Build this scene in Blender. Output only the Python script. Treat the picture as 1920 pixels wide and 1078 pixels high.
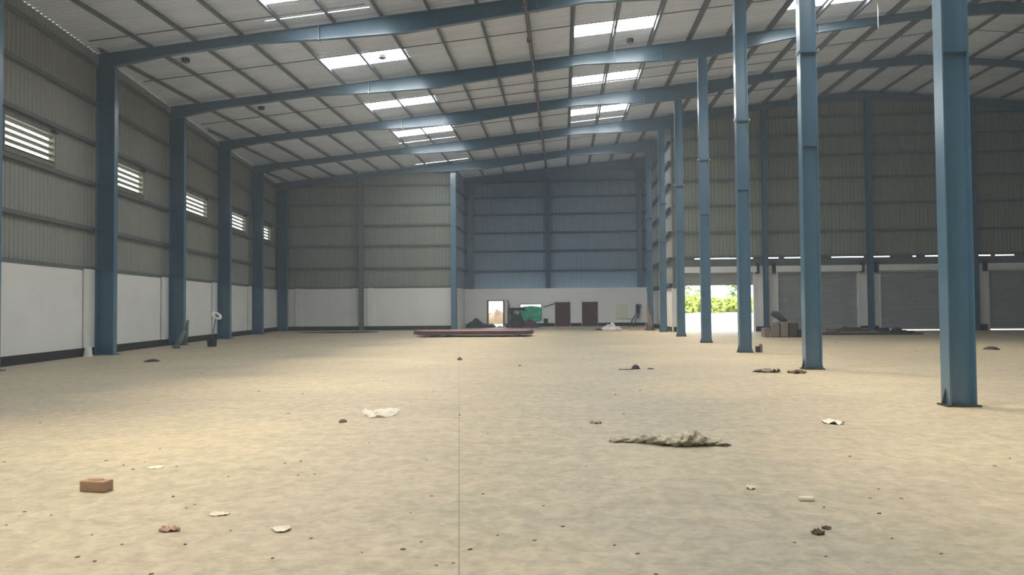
import bpy, bmesh, math, random
from mathutils import Vector, Matrix, noise

sc = bpy.context.scene
for o in list(bpy.data.objects):
    bpy.data.objects.remove(o)
COL = sc.collection

# ------------------------------------------------------------------ camera
CAM_H = 1.7549
f_px, yaw, pitch, roll = 1386.3, .0688, .0268, .0082
def cam2world(x, u, d):
    cp, sp = math.cos(pitch), math.sin(pitch); cy, sy = math.cos(yaw), math.sin(yaw)
    yy = d * cp - u * sp; zz = d * sp + u * cp
    return Vector((x * cy - yy * sy, x * sy + yy * cy, zz))
_r = cam2world(math.cos(roll), -math.sin(roll), 0)
_u = cam2world(math.sin(roll), math.cos(roll), 0)
_d = cam2world(0, 0, 1)
cd = bpy.data.cameras.new('camera'); cam = bpy.data.objects.new('camera', cd); COL.objects.link(cam)
cd.sensor_width = 36; cd.lens = f_px / 1920 * 36; cd.clip_end = 600
M4 = Matrix((( _r.x, _u.x, -_d.x, 0), (_r.y, _u.y, -_d.y, 0), (_r.z, _u.z, -_d.z, CAM_H), (0, 0, 0, 1)))
cam.matrix_world = M4
sc.camera = cam

# ------------------------------------------------------------------ light and exposure
sc.view_settings.view_transform = 'Standard'
sc.view_settings.look = 'None'
sc.view_settings.exposure = 0.0
sc.view_settings.gamma = 1.0
sc.view_settings.use_curve_mapping = False
w = bpy.data.worlds.new('World'); sc.world = w; w.use_nodes = True
wb = w.node_tree.nodes['Background']
wb.inputs[0].default_value = (0.90, 0.97, 1.0, 1); wb.inputs[1].default_value = 5.0
sun = bpy.data.lights.new('sun', 'SUN'); so = bpy.data.objects.new('sun', sun); COL.objects.link(so)
sun.energy = 5.0; sun.angle = 0.05; sun.color = (1, .95, .85)
so.rotation_euler = (math.radians(18), math.radians(12), 0)
sc.cycles.max_bounces = 8
sc.cycles.diffuse_bounces = 5

SKY_EMIT = 24.5     # what the translucent roof sheets give off
BEAM = 280.0       # daylight thrown down through each roof sheet
HAZE = .0025
AX, BX, CX = (-10.79, -7.02), (0.52, 4.29), (9.94, 13.7)
SKY = []            # x range, centre y
for yc in (-4.5, 3.0, 10.5, 18.0, 25.5, 33.1, 40.6, 47.6, 52.9):  # last station sits unseen behind a rafter, added to brighten the far walls
    SKY.append((AX, yc)); SKY.append((BX, yc))
for yc in (10.5, 18.0, 25.5, 33.1):
    SKY.append((CX, yc))

Yk = [13.26 + 7.5 * k for k in range(-4, 8)]      # frame stations, Yk[4] is the nearest seen column
def fr(k): return 13.26 + 7.5 * k
RIDGE = 20.39
def P(x, y):                                       # top of the rafters
    xx = x if x <= RIDGE else 2 * RIDGE - x
    return 13.85 + .0973 * xx + .0087 * (y - 30)
def LX(y): return -18.6 - .1467 * (y - 28.26)      # inner line of the left wall

def beam_light(i, xr, yc):
    l = bpy.data.lights.new('skylight_daylight', 'AREA'); o = bpy.data.objects.new('skylight_daylight', l)
    COL.objects.link(o)
    xm = (xr[0] + xr[1]) / 2
    l.shape = 'RECTANGLE'; l.size = xr[1] - xr[0] - .1; l.size_y = 1.3
    l.energy = BEAM * (.55 if xr is CX else 1); l.color = (1, .85, .60); l.spread = math.radians(48)
    o.location = (xm, yc, P(xm, yc) + .16)
    o.rotation_euler = (math.radians(-6), math.radians(-21), 0)
for i, (xr, yc) in enumerate(SKY): beam_light(i, xr, yc)
# added area lamp, unseen: fill light from an assumed opening behind the viewer
l = bpy.data.lights.new('rear_fill_light', 'AREA'); o = bpy.data.objects.new('rear_fill_light', l); COL.objects.link(o)
l.shape = 'RECTANGLE'; l.size = 11; l.size_y = 5; l.energy = 20; l.color = (.93, .97, 1)
o.location = (6, -15.6, 2.8); o.rotation_euler = (math.radians(90), 0, 0)

# ------------------------------------------------------------------ materials
def mat(name, col, rough=.6, metal=0, var=.12, scale=3, bump=0, bscale=30, stretch=(1, 1, 1), col2=None, coord='Object'):
    m = bpy.data.materials.new(name); m.use_nodes = True; nt = m.node_tree; b = nt.nodes['Principled BSDF']
    b.inputs['Roughness'].default_value = rough; b.inputs['Metallic'].default_value = metal
    tc = nt.nodes.new('ShaderNodeTexCoord'); mp = nt.nodes.new('ShaderNodeMapping'); mp.inputs['Scale'].default_value = stretch
    nt.links.new(tc.outputs[coord], mp.inputs[0])
    n = nt.nodes.new('ShaderNodeTexNoise'); n.inputs['Scale'].default_value = scale; n.inputs['Detail'].default_value = 5
    nt.links.new(mp.outputs[0], n.inputs['Vector'])
    cr = nt.nodes.new('ShaderNodeValToRGB'); nt.links.new(n.outputs['Fac'], cr.inputs[0])
    cr.color_ramp.elements[0].position = .3; cr.color_ramp.elements[1].position = .7
    if col2 is None: col2 = [c * (1 - var) for c in col]
    cr.color_ramp.elements[0].color = (*col2, 1); cr.color_ramp.elements[1].color = (*[min(1, c * (1 + var * .5)) for c in col], 1)
    nt.links.new(cr.outputs[0], b.inputs['Base Color'])
    if bump:
        n2 = nt.nodes.new('ShaderNodeTexNoise'); n2.inputs['Scale'].default_value = bscale; nt.links.new(mp.outputs[0], n2.inputs['Vector'])
        bp = nt.nodes.new('ShaderNodeBump'); bp.inputs['Strength'].default_value = bump; bp.inputs['Distance'].default_value = .02
        nt.links.new(n2.outputs['Fac'], bp.inputs['Height']); nt.links.new(bp.outputs[0], b.inputs['Normal'])
    return m
def coat(m, w=1.0, r=.22):
    b = m.node_tree.nodes['Principled BSDF']; b.inputs['Coat Weight'].default_value = w; b.inputs['Coat Roughness'].default_value = r
def srgb(r, g, b):
    return tuple(((c / 255) / 12.92 if c / 255 <= .04045 else ((c / 255 + .055) / 1.055) ** 2.4) for c in (r, g, b))
M = {}
M['steel'] = mat('blue_painted_steel', srgb(72, 107, 130), .34, 0, .12, 1.2)
M['steel_dark'] = mat('shaded_dark_blue_steel', srgb(56, 92, 114), .42, 0, .15, 1.2)  # shaded copy of the blue steel: web shade put into the colour
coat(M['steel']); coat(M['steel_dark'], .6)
M['base'] = mat('rusty_column_foot', srgb(62, 60, 58), .8, 0, .4, 8)
M['sheet'] = mat('grey_wall_sheet', srgb(138, 139, 134), .55, 0, .06, .35)
M['sheet_blue'] = mat('bluish_wall_sheet', srgb(116, 136, 154), .5, 0, .1, .35)
M['sheet_olive'] = mat('olive_grey_wall_sheet', srgb(128, 132, 124), .6, 0, .08, .35)
M['roof'] = mat('roof_sheet_underside', srgb(216, 224, 240), .45, .0, .10, .5, stretch=(.3, 3, 1))
M['girt'] = mat('grey_girt', srgb(92, 98, 98), .6, 0, .12, 2)
M['girt_blue'] = mat('dark_blue_girt', srgb(50, 72, 96), .6, 0, .12, 2)
M['purlin'] = mat('grey_brown_purlin', srgb(98, 99, 106), .55, 0, .15, 2)
M['white'] = mat('white_painted_plaster', srgb(216, 216, 214), .85, 0, .06, .8, .1, 8)
M['band'] = mat('black_skirting_paint', srgb(34, 33, 32), .7, 0, .3, 3)
M['redpipe'] = mat('red_brown_pipe', srgb(104, 72, 74), .5, 0, .2, 3)
M['rod'] = mat('rod_steel', srgb(104, 92, 90), .6, 0, .1, 3)
M['shutter'] = mat('grey_roller_shutter', srgb(150, 154, 156), .45, .1, .06, .6)
M['hood'] = mat('pale_shutter_hood', srgb(214, 216, 216), .5, 0, .05, 1)
M['brown_door'] = mat('dark_brown_door_leaf', srgb(74, 42, 40), .5, 0, .15, 3)
M['brown_frame'] = mat('brown_door_frame', srgb(96, 74, 62), .6, 0, .15, 3)
M['cream'] = mat('cream_board', srgb(205, 206, 184), .7, 0, .05, 2)
M['black'] = mat('matt_black', srgb(30, 30, 32), .6, 0, .2, 5)
M['darkclutter'] = mat('dark_grey_heap', srgb(56, 58, 62), .9, 0, .5, 6)
M['purple'] = mat('purple_brown_sack', srgb(92, 66, 78), .9, 0, .4, 6)
M['green'] = mat('green_tarpaulin', srgb(60, 168, 130), .5, 0, .35, 3, .5, 6)
M['redsteel'] = mat('red_oxide_primed_steel', srgb(140, 112, 118), .55, 0, .2, 2)
M['wood'] = mat('dull_brown_wood', srgb(122, 108, 98), .8, 0, .3, 4, stretch=(1, 1, 6))
M['wood_dark'] = mat('dark_brown_wood', srgb(64, 54, 50), .8, 0, .3, 4)
M['pale_wood'] = mat('pale_bamboo', srgb(160, 132, 104), .7, 0, .25, 6)
M['brick'] = mat('brown_clay_block', srgb(172, 138, 112), .9, 0, .16, 12, .4, 60)
M['rag'] = mat('dirty_grey_cloth', srgb(186, 176, 154), .95, 0, .35, 14, .6, 90)
M['paper'] = mat('off_white_paper', srgb(214, 204, 184), .8, 0, .08, 14)
M['speck'] = mat('dark_brown_dirt', srgb(124, 106, 84), .9, 0, .35, 30)
M['leaf'] = mat('dry_brown_leaf', srgb(98, 78, 60), .9, 0, .4, 30)
M['sack'] = mat('pale_sack', srgb(200, 190, 190), .85, 0, .35, 5, .5, 12)
M['rubble'] = mat('pinkish_rubble', srgb(176, 140, 124), .9, 0, .3, 14, .6, 20)
M['sand'] = mat('tan_sand', srgb(178, 148, 120), .95, 0, .2, 5)
M['ground'] = mat('pale_dusty_ground', srgb(206, 200, 190), .95, 0, .1, .3)
M['grass'] = mat('bright_green_leaves', srgb(190, 206, 112), .8, 0, .35, 2)
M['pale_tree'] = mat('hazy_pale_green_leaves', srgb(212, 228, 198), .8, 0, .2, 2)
M['louvre'] = mat('dull_olive_louvre', srgb(112, 112, 98), .55, 0, .1, 3)
M['drkframe'] = mat('near_black_frame', srgb(44, 42, 46), .6, 0, .1, 3)
M['bolt'] = mat('galvanised_bolt', srgb(200, 200, 196), .4, .5, .1, 3)
M['lamp'] = mat('white_lamp_housing', srgb(226, 228, 226), .4, 0, .05, 3)

def emis(name, col, s):
    m = bpy.data.materials.new(name); m.use_nodes = True; nt = m.node_tree
    b = nt.nodes['Principled BSDF']; b.inputs['Base Color'].default_value = (.8, .8, .76, 1); b.inputs['Roughness'].default_value = .5
    n = nt.nodes.new('ShaderNodeTexNoise'); n.inputs['Scale'].default_value = 1.5
    cr = nt.nodes.new('ShaderNodeValToRGB'); cr.color_ramp.elements[0].color = (*[c * .9 for c in col], 1); cr.color_ramp.elements[1].color = (*col, 1)
    nt.links.new(n.outputs['Fac'], cr.inputs[0]); nt.links.new(cr.outputs[0], b.inputs['Emission Color'])
    b.inputs['Emission Strength'].default_value = s
    return m
M['sky'] = emis('translucent_roof_sheet', (.93, .98, 1.0), SKY_EMIT)
M['glow_line'] = emis('glowing_roof_line', (.9, .93, 1.0), 5.0)  # emissive material for the thin white lines across the roof

def glassy(name, col, alpha, rough=.3):
    m = mat(name, col, rough, 0, .1, 10, .4, 30); m.node_tree.nodes['Principled BSDF'].inputs['Alpha'].default_value = alpha
    return m
M['plastic'] = glassy('thin_clear_plastic', srgb(240, 232, 216), .45)

# floor: trowelled concrete with a saw cut
def floor_mat():
    m = bpy.data.materials.new('trowelled_concrete'); m.use_nodes = True; nt = m.node_tree; b = nt.nodes['Principled BSDF']
    N = nt.nodes.new; L = nt.links.new
    tc = N('ShaderNodeTexCoord')
    def noi(s, det, st=(1, 1, 1), dist=0):
        mp = N('ShaderNodeMapping'); mp.inputs['Scale'].default_value = st; L(tc.outputs['Object'], mp.inputs[0])
        n = N('ShaderNodeTexNoise'); n.inputs['Scale'].default_value = s; n.inputs['Detail'].default_value = det
        n.inputs['Distortion'].default_value = dist; L(mp.outputs[0], n.inputs['Vector']); return n.outputs['Fac']
    def ramp(fac, a, c, pa=.35, pc=.65):
        r = N('ShaderNodeValToRGB'); L(fac, r.inputs[0]); r.color_ramp.elements[0].position = pa; r.color_ramp.elements[1].position = pc
        r.color_ramp.elements[0].color = (*a, 1); r.color_ramp.elements[1].color = (*c, 1); return r.outputs[0]
    base = ramp(noi(.35, 3), srgb(170, 160, 142), srgb(182, 170, 147), .3, .7)
    def mixm(a, bb, f):
        x = N('ShaderNodeMix'); x.data_type = 'RGBA'; x.blend_type = 'MULTIPLY'; x.inputs[0].default_value = f
        L(a, x.inputs[6]); L(bb, x.inputs[7]); return x.outputs[2]
    c = mixm(base, ramp(noi(5.5, 4, (1, .9, 1), .6), (.80, .79, .765), (1.09, 1.08, 1.06), .36, .66), .8)
    c = mixm(c, ramp(noi(14, 4, (.8, 1.2, 1), .8), (.83, .82, .81), (1.05, 1.05, 1.04), .36, .6), .65)
    c = mixm(c, ramp(noi(1.3, 5, (.6, 1.4, 1), .5), (.86, .88, .84), (1.02, 1, .98), .3, .62), .7)
    # small dark flecks
    vo = N('ShaderNodeTexVoronoi'); vo.inputs['Scale'].default_value = 3.2; L(tc.outputs['Object'], vo.inputs['Vector'])
    c = mixm(c, ramp(vo.outputs['Distance'], (.6, .56, .5), (1, 1, 1), .035, .06), .6)
    # saw cut from (-0.7, 4.87) to (-5.03, 35.58)
    sp = N('ShaderNodeSeparateXYZ'); L(tc.outputs['Object'], sp.inputs[0])
    slope = (-5.03 + .7) / (35.58 - 4.87)
    def ma(op, a, b2=None):
        n = N('ShaderNodeMath'); n.operation = op
        for i, v in enumerate((a, b2)):
            if v is None: continue
            if isinstance(v, (int, float)): n.inputs[i].default_value = v
            else: L(v, n.inputs[i])
        return n.outputs[0]
    dx = ma('ABSOLUTE', ma('SUBTRACT', sp.outputs[0], ma('ADD', ma('MULTIPLY', sp.outputs[1], slope), -.7 - slope * 4.87)))
    seam = ma('LESS_THAN', dx, .006)
    mx = N('ShaderNodeMix'); mx.data_type = 'RGBA'; L(ma('MULTIPLY', seam, .55), mx.inputs[0]); L(c, mx.inputs[6]); mx.inputs[7].default_value = (*srgb(110, 100, 86), 1)
    L(mx.outputs[2], b.inputs['Base Color'])
    b.inputs['Roughness'].default_value = .62
    bp = N('ShaderNodeBump'); bp.inputs['Strength'].default_value = .25; bp.inputs['Distance'].default_value = .01
    L(noi(7, 5, (1, 1, 1), .5), bp.inputs['Height']); L(bp.outputs[0], b.inputs['Normal'])
    return m
M['floor'] = floor_mat()

# ------------------------------------------------------------------ mesh helpers
def quad(bm, pts):
    vs = [bm.verts.new(p) for p in pts]
    try: return bm.faces.new(vs)
    except ValueError: return None
def box(bm, x0, x1, y0, y1, z0, z1):
    v = [bm.verts.new((x, y, z)) for x in (x0, x1) for y in (y0, y1) for z in (z0, z1)]
    for f in ((0, 1, 3, 2), (4, 6, 7, 5), (0, 4, 5, 1), (2, 3, 7, 6), (0, 2, 6, 4), (1, 5, 7, 3)):
        bm.faces.new([v[i] for i in f])
def hexa(bm, a, b):                                # two matching quads joined into a solid
    va = [bm.verts.new(p) for p in a]; vb = [bm.verts.new(p) for p in b]; n = len(va)
    bm.faces.new(va[::-1]); bm.faces.new(vb)
    for i in range(n): bm.faces.new([va[i], va[(i + 1) % n], vb[(i + 1) % n], vb[i]])
def tube(bm, pts, r, seg=8, closed=False):
    pts = [Vector(p) for p in pts]; rings = []
    for i, p in enumerate(pts):
        a = pts[max(i - 1, 0)]; c = pts[min(i + 1, len(pts) - 1)]
        if closed: a = pts[i - 1]; c = pts[(i + 1) % len(pts)]
        t = (c - a).normalized(); up = Vector((0, 0, 1)) if abs(t.z) < .9 else Vector((1, 0, 0))
        s = t.cross(up).normalized(); u = s.cross(t)
        rr = r[i] if isinstance(r, (list, tuple)) else r
        rings.append([bm.verts.new(p + (s * math.cos(2 * math.pi * k / seg) + u * math.sin(2 * math.pi * k / seg)) * rr) for k in range(seg)])
    n = len(rings)
    for i in range(n if closed else n - 1):
        A, B = rings[i], rings[(i + 1) % n]
        for k in range(seg): bm.faces.new([A[k], A[(k + 1) % seg], B[(k + 1) % seg], B[k]])
    if not closed: bm.faces.new(rings[0][::-1]); bm.faces.new(rings[-1])
def mesh(name, bm, m, parent=None, smooth=False, bevel=0):
    bmesh.ops.recalc_face_normals(bm, faces=bm.faces) if not smooth == 'keep' else None
    me = bpy.data.meshes.new(name); bm.to_mesh(me); bm.free()
    if smooth:
        for p in me.polygons: p.use_smooth = True
    me.materials.append(m); o = bpy.data.objects.new(name, me); COL.objects.link(o)
    if parent: o.parent = parent
    if bevel:
        md = o.modifiers.new('bevel', 'BEVEL'); md.width = bevel; md.segments = 2
    return o
def obox(name, b, m, parent=None, bevel=0):
    bm = bmesh.new(); box(bm, *b); return mesh(name, bm, m, parent, bevel=bevel)
def thing(name, label, cat, loc=(0, 0, 0), group=None, rz=0):
    o = bpy.data.objects.new(name, None); COL.objects.link(o); o.location = loc; o.rotation_euler = (0, 0, rz)
    o.empty_display_size = .2
    return tag(o, label, cat, group)
def tag(o, label, cat, group=None):
    o['label'] = label; o['category'] = cat
    if group: o['group'] = group
    return o
def struct(o, label=None):
    o['kind'] = 'structure'
    if label: o['label'] = label
    return o
def dup(root, loc, label, rz=0, group=None):
    r = root.copy(); COL.objects.link(r); r.location = loc; r.rotation_euler = (0, 0, rz); r['label'] = label
    if group: r['group'] = group
    for ch in list(root.children):
        c = ch.copy(); COL.objects.link(c); c.parent = r
        for g in list(ch.children):
            d = g.copy(); COL.objects.link(d); d.parent = c
    return r

# ribbed sheet standing on the line A->B, facing n, with cut-outs (s0, s1, z0, z1)
def ribbed(bm, A, B, n, z0, ztop, holes=(), period=.25, rib=.028):
    A = Vector(A); B = Vector(B); n = Vector(n).normalized(); L = (B - A).length; d = (B - A).normalized()
    ss = [(0, 0)]
    k = 0
    while k * period < L:
        s = k * period
        for q, h in ((.06, 0), (.08, rib), (.11, rib), (.13, 0)):
            if s + q < L: ss.append((s + q, h))
        k += 1
    ss.append((L, 0))
    extra = set()
    for (a, b, c, e) in holes: extra.add(a); extra.add(b)
    pts = dict((round(s, 4), h) for s, h in ss)
    for e in extra: pts.setdefault(round(e, 4), 0)
    ks = sorted(pts)
    for i in range(len(ks) - 1):
        s0, s1 = ks[i], ks[i + 1]; sm = (s0 + s1) / 2
        p0 = A + d * s0 + n * pts[s0]; p1 = A + d * s1 + n * pts[s1]
        t0, t1 = ztop(p0), ztop(p1)
        iv = [(z0, None)]
        for (a, b, c, e) in sorted(holes, key=lambda q: q[2]):
            if a <= sm <= b:
                last = iv.pop(); iv.append((last[0], c)); iv.append((e, None))
        for lo, hi in iv:
            h0, h1 = (t0, t1) if hi is None else (hi, hi)
            if min(h0, h1) <= lo: continue
            quad(bm, [(p0.x, p0.y, lo), (p1.x, p1.y, lo), (p1.x, p1.y, h1), (p0.x, p0.y, h0)])
def rooftop(p): return P(p.x, p.y) + .2

# channel section run between two points (top at z), web on line, lips toward n
def channel(bm, A, B, n, z, depth=.16, h=.15, t=.02):
    A = Vector((A[0], A[1], 0)); B = Vector((B[0], B[1], 0)); n = Vector((n[0], n[1], 0)).normalized()
    def bar(o0, o1, za, zb):
        hexa(bm, [A + n * o0 + Vector((0, 0, za)), A + n * o1 + Vector((0, 0, za)), A + n * o1 + Vector((0, 0, zb)), A + n * o0 + Vector((0, 0, zb))],
                 [B + n * o0 + Vector((0, 0, za)), B + n * o1 + Vector((0, 0, za)), B + n * o1 + Vector((0, 0, zb)), B + n * o0 + Vector((0, 0, zb))])
    bar(0, depth, z - t, z); bar(depth - t, depth, z - h + t, z - t); bar(0, depth, z - h, z - h + t)
GZ = [5.08, 6.88, 8.52, 10.17, 11.72]

# ------------------------------------------------------------------ floor, ground outside
Y0, Y6, Y5, Y7 = -16.0, 58.45, 51.0, 66.2
XR = 42.0
bm = bmesh.new()
hexa(bm, [(LX(Y0) - .4, Y0, -.2), (XR, Y0, -.2), (XR, Y5 + .3, -.2), (7.6, Y5 + .3, -.2), (7.6, Y7 + .3, -.2), (-9, Y7 + .3, -.2), (-9, Y6 + .3, -.2), (LX(Y6) - .4, Y6 + .3, -.2)],
         [(LX(Y0) - .4, Y0, 0), (XR, Y0, 0), (XR, Y5 + .3, 0), (7.6, Y5 + .3, 0), (7.6, Y7 + .3, 0), (-9, Y7 + .3, 0), (-9, Y6 + .3, 0), (LX(Y6) - .4, Y6 + .3, 0)])
struct(mesh('floor', bm, M['floor']), 'pale trowelled concrete warehouse floor')
bm = bmesh.new()
nx, ny = 40, 40
vv = [[None] * (ny + 1) for _ in range(nx + 1)]
for i in range(nx + 1):
    for j in range(ny + 1):
        x = -120 + 260 * i / nx; y = -60 + 250 * j / ny
        z = -.21
        if y > 60: z += min(1.5, (y - 60) * .05)
        vv[i][j] = bm.verts.new((x, y, z))
for i in range(nx):
    for j in range(ny): bm.faces.new([vv[i][j], vv[i + 1][j], vv[i + 1][j + 1], vv[i][j + 1]])
struct(mesh('ground', bm, M['ground'], smooth=True), 'sunlit dusty ground outside the open doors')

# ------------------------------------------------------------------ ceiling (ribbed roof sheets) with daylight sheets
def inside_x(y):
    lo = LX(y) - .35; hi = XR + .3
    if y > Y5 + .3: hi = 7.7
    if y > Y6 + .25: lo = -9.0
    return lo, hi
HOLES = [(xr[0], xr[1], yc - .7, yc + .7) for xr, yc in SKY]
SLOTS = [(-11.4, -7.3, 27.60, 27.67), (-11.2, -7.3, 50.08, 50.17), (.55, 4.3, 50.08, 50.17), (-11.6, -7.4, 57.8, 57.92), (.9, 4.3, 60.35, 60.5)]
HOLES += SLOTS
def roof_rows(bm, xa, xb, ya, yb, holes):
    ys = set(); k = math.floor(ya / .25)
    while k * .25 <= yb:
        for q, h in ((0, 0), (.05, 0), (.075, 1), (.115, 1), (.14, 0)):
            v = round(k * .25 + q, 4)
            if ya <= v <= yb: ys.add((v, h))
        k += 1
    d = dict(ys)
    for e in (ya, yb): d.setdefault(round(e, 4), 0)
    for (a, b, c, e) in holes:
        for q in (c, e):
            if ya < q < yb: d.setdefault(round(q, 4), 0)
    for q in (Y5 + .3, Y6 + .25):
        if ya < q < yb: d.setdefault(round(q, 4), 0)
    ks = sorted(d)
    for i in range(len(ks) - 1):
        y0, y1 = ks[i], ks[i + 1]; ym = (y0 + y1) / 2
        lo, hi = inside_x(ym); lo = max(lo, xa); hi = min(hi, xb)
        if hi <= lo: continue
        cuts = [(lo, hi)]
        for (a, b, c, e) in holes:
            if c <= ym <= e:
                nc = []
                for (p, q) in cuts:
                    if b <= p or a >= q: nc.append((p, q)); continue
                    if a > p: nc.append((p, a))
                    if b < q: nc.append((b, q))
                cuts = nc
        for (p, q) in cuts:
            z = lambda x, y, h: P(x, y) + .2 + h * .028
            quad(bm, [(p, y0, z(p, y0, d[y0])), (q, y0, z(q, y0, d[y0])), (q, y1, z(q, y1, d[y1])), (p, y1, z(p, y1, d[y1]))])
bm = bmesh.new(); roof_rows(bm, -40, RIDGE, Y0, Y7 + .2, HOLES); roof_rows(bm, RIDGE, XR + .3, Y0, Y5 + .3, [])
struct(mesh('ceiling', bm, M['roof']), 'pale ribbed metal roof underside')
bays = ['behind the viewer', 'straight overhead', 'overhead a bay ahead', 'overhead two bays ahead', 'cut by the top edge of the photo', 'in the nearest roof bay fully seen',
        'in the second roof bay fully seen', 'in the third roof bay fully seen', 'hidden in the farthest bay, added to brighten the end walls']
for xr, yc in SKY:
    bm = bmesh.new(); roof_rows(bm, xr[0], xr[1], yc - .7, yc + .7, [])
    o = mesh('skylight', bm, M['sky'])
    row = 'left row' if xr is AX else ('middle row' if xr is BX else 'right row')
    i = [-4.5, 3.0, 10.5, 18.0, 25.5, 33.1, 40.6, 47.6, 52.9].index(yc)
    tag(o, 'bright translucent skylight sheet, %s, %s' % (row, bays[i]), 'skylight', 'translucent skylights in the roof')
SN = ['thin glowing white line above the nearest rafter, left', 'thin glowing white line above the fourth rafter, left row', 'thin glowing white line above the fourth rafter, middle row',
      'thin glowing white line above the blue corner column', 'thin glowing white line low over the far central wall']
for (a, b, c, e), lb in zip(SLOTS, SN):
    bm = bmesh.new(); roof_rows(bm, a, b, c, e, []); o = mesh('glowing_strip', bm, M['glow_line'])
    tag(o, lb, 'skylight', 'thin glowing strips in the roof')

# ------------------------------------------------------------------ wall left
yA, yB = Y0, Y6
dl = Vector((LX(yB) - LX(yA), yB - yA, 0)); LL = dl.length; dl.normalize(); nl = Vector((dl.y, -dl.x, 0))
def lp(y, off=0):   # point on the left wall line at station y, shifted inwards
    return Vector((LX(y), y, 0)) + nl * off
def s_of(y): return (y - yA) / (yB - yA) * LL
WIN = [(22.3, 25.3), (29.75, 32.8), (38.0, 41.5), (46.2, 49.3), (53.5, 56.1)]
WZ0, WZ1 = 6.92, 8.12
holes = [(s_of(a), s_of(b), WZ0, WZ1) for a, b in WIN]
bm = bmesh.new(); ribbed(bm, lp(yA, -.2), lp(yB + .3, -.2), nl, 3.3, rooftop, holes)
wl = struct(mesh('wall_left', bm, M['sheet']), 'grey ribbed metal cladding of the left wall')
for gz in GZ + [3.48]:
    bm = bmesh.new(); channel(bm, lp(yA, -.17), lp(yB - .1, -.17), nl, gz, .15, .15); mesh('girt', bm, M['girt'], wl)
bm = bmesh.new()
a0, a1 = lp(yA, -.45), lp(yA, -.03); b0, b1 = lp(yB + .35, -.45), lp(yB + .35, -.03)
def upz(v, z): return (v.x, v.y, z)
hexa(bm, [upz(a0, 0), upz(a1, 0), upz(a1, 3.38), upz(a0, 3.38)], [upz(b0, 0), upz(b1, 0), upz(b1, 3.38), upz(b0, 3.38)])
mesh('brick_plinth', bm, M['white'], wl)
bm = bmesh.new(); a1, a2 = lp(yA, -.03), lp(yA, .0); b1, b2 = lp(yB, -.03), lp(yB, .0)
hexa(bm, [upz(a1, 0), upz(a2, 0), upz(a2, .32), upz(a1, .32)], [upz(b1, 0), upz(b2, 0), upz(b2, .32), upz(b1, .32)])
mesh('base_band', bm, M['band'], wl)
for k in range(0, 6):      # shallow plaster pier beside each column
    y = fr(k); bm = bmesh.new(); p0, p1 = lp(y - .95, 0), lp(y - .2, 0); q0, q1 = lp(y - .95, .07), lp(y - .2, .07)
    hexa(bm, [upz(p0, .32), upz(q0, .32), upz(q1, .32), upz(p1, .32)], [upz(p0, 3.38), upz(q0, 3.38), upz(q1, 3.38), upz(p1, 3.38)])
    mesh('plaster_pier', bm, M['white'], wl)
wlab = ['nearest louvred window high on the left wall, cut by the photo edge', 'second louvred window along the left wall', 'middle louvred window of the left wall', 'fourth louvred window along the left wall', 'farthest louvred window of the left wall, half hidden']
for i, (a, b) in enumerate(WIN):
    r = bpy.data.objects.new('window_%d' % (i + 1), None); COL.objects.link(r); struct(r, wlab[i])
    A, B = lp(a, 0), lp(b, 0)
    def seg(bm, s0, s1, z0, z1, o0, o1):
        A2 = lp(a + (b - a) * s0, 0); B2 = lp(a + (b - a) * s1, 0)
        hexa(bm, [upz(A2 + nl * o0, z0), upz(A2 + nl * o1, z0), upz(A2 + nl * o1, z1), upz(A2 + nl * o0, z1)],
                 [upz(B2 + nl * o0, z0), upz(B2 + nl * o1, z0), upz(B2 + nl * o1, z1), upz(B2 + nl * o0, z1)])
    bm = bmesh.new()
    seg(bm, -.01, 1.01, WZ1 - .06, WZ1 + .02, -.24, -.02); seg(bm, -.01, 1.01, WZ0 - .02, WZ0 + .13, -.24, -.02)
    seg(bm, -.02, .015, WZ0, WZ1, -.24, -.02); seg(bm, .985, 1.02, WZ0, WZ1, -.24, -.02)
    mesh('window_frame', bm, M['louvre'], r)
    for k in range(5):
        zc = WZ0 + .17 + k * .225
        bm = bmesh.new()
        A2, B2 = lp(a + .05, 0), lp(b - .05, 0)
        hexa(bm, [upz(A2 - nl * .19, zc - .05), upz(A2 - nl * .17, zc - .06), upz(A2 - nl * .06, zc + .03), upz(A2 - nl * .08, zc + .045)],
                 [upz(B2 - nl * .19, zc - .05), upz(B2 - nl * .17, zc - .06), upz(B2 - nl * .06, zc + .03), upz(B2 - nl * .08, zc + .045)])
        mesh('louvre_blade', bm, M['louvre'], r)
    bm = bmesh.new(); seg(bm, .95, 1.03, WZ1 + .02, WZ1 + .12, -.1, .05); mesh('latch', bm, M['drkframe'], r)
    if i in (0, 2):
        bm = bmesh.new(); seg(bm, -.11, -.02, WZ0 - .02, WZ1 + .1, -.16, .0); mesh('dark_jamb', bm, M['drkframe'], r)

# ------------------------------------------------------------------ far walls
def flat_wall(name, x0, x1, y, sheet, ysign=-1, z0=3.3, girtmat='girt', label='', holes=(), gz=None, fix=True):
    bm = bmesh.new(); ribbed(bm, (x0, y + .2, 0), (x1, y + .2, 0), (0, -1, 0), z0, rooftop, holes)
    wo = struct(mesh(name, bm, sheet), label)
    for g in (gz or GZ + [3.5]):
        if g > P(min(abs(x0), x0), y) + .4 and x1 < 0: continue
        bm = bmesh.new(); channel(bm, (x0, y + .17), (x1, y + .17), (0, -1), g, .15, .14); mesh('girt', bm, M[girtmat], wo)
    return wo
wf = flat_wall('wall_back_left', LX(Y6) - .4, -8.75, Y6, M['sheet_olive'], label='grey ribbed far wall left of the blue corner column')
obox('brick_plinth', (LX(Y6), -8.75, Y6 + .03, Y6 + .4, 0, 3.40), M['white'], wf)
obox('base_band', (LX(Y6), -8.75, Y6, Y6 + .03, 0, .34), M['band'], wf)
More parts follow.
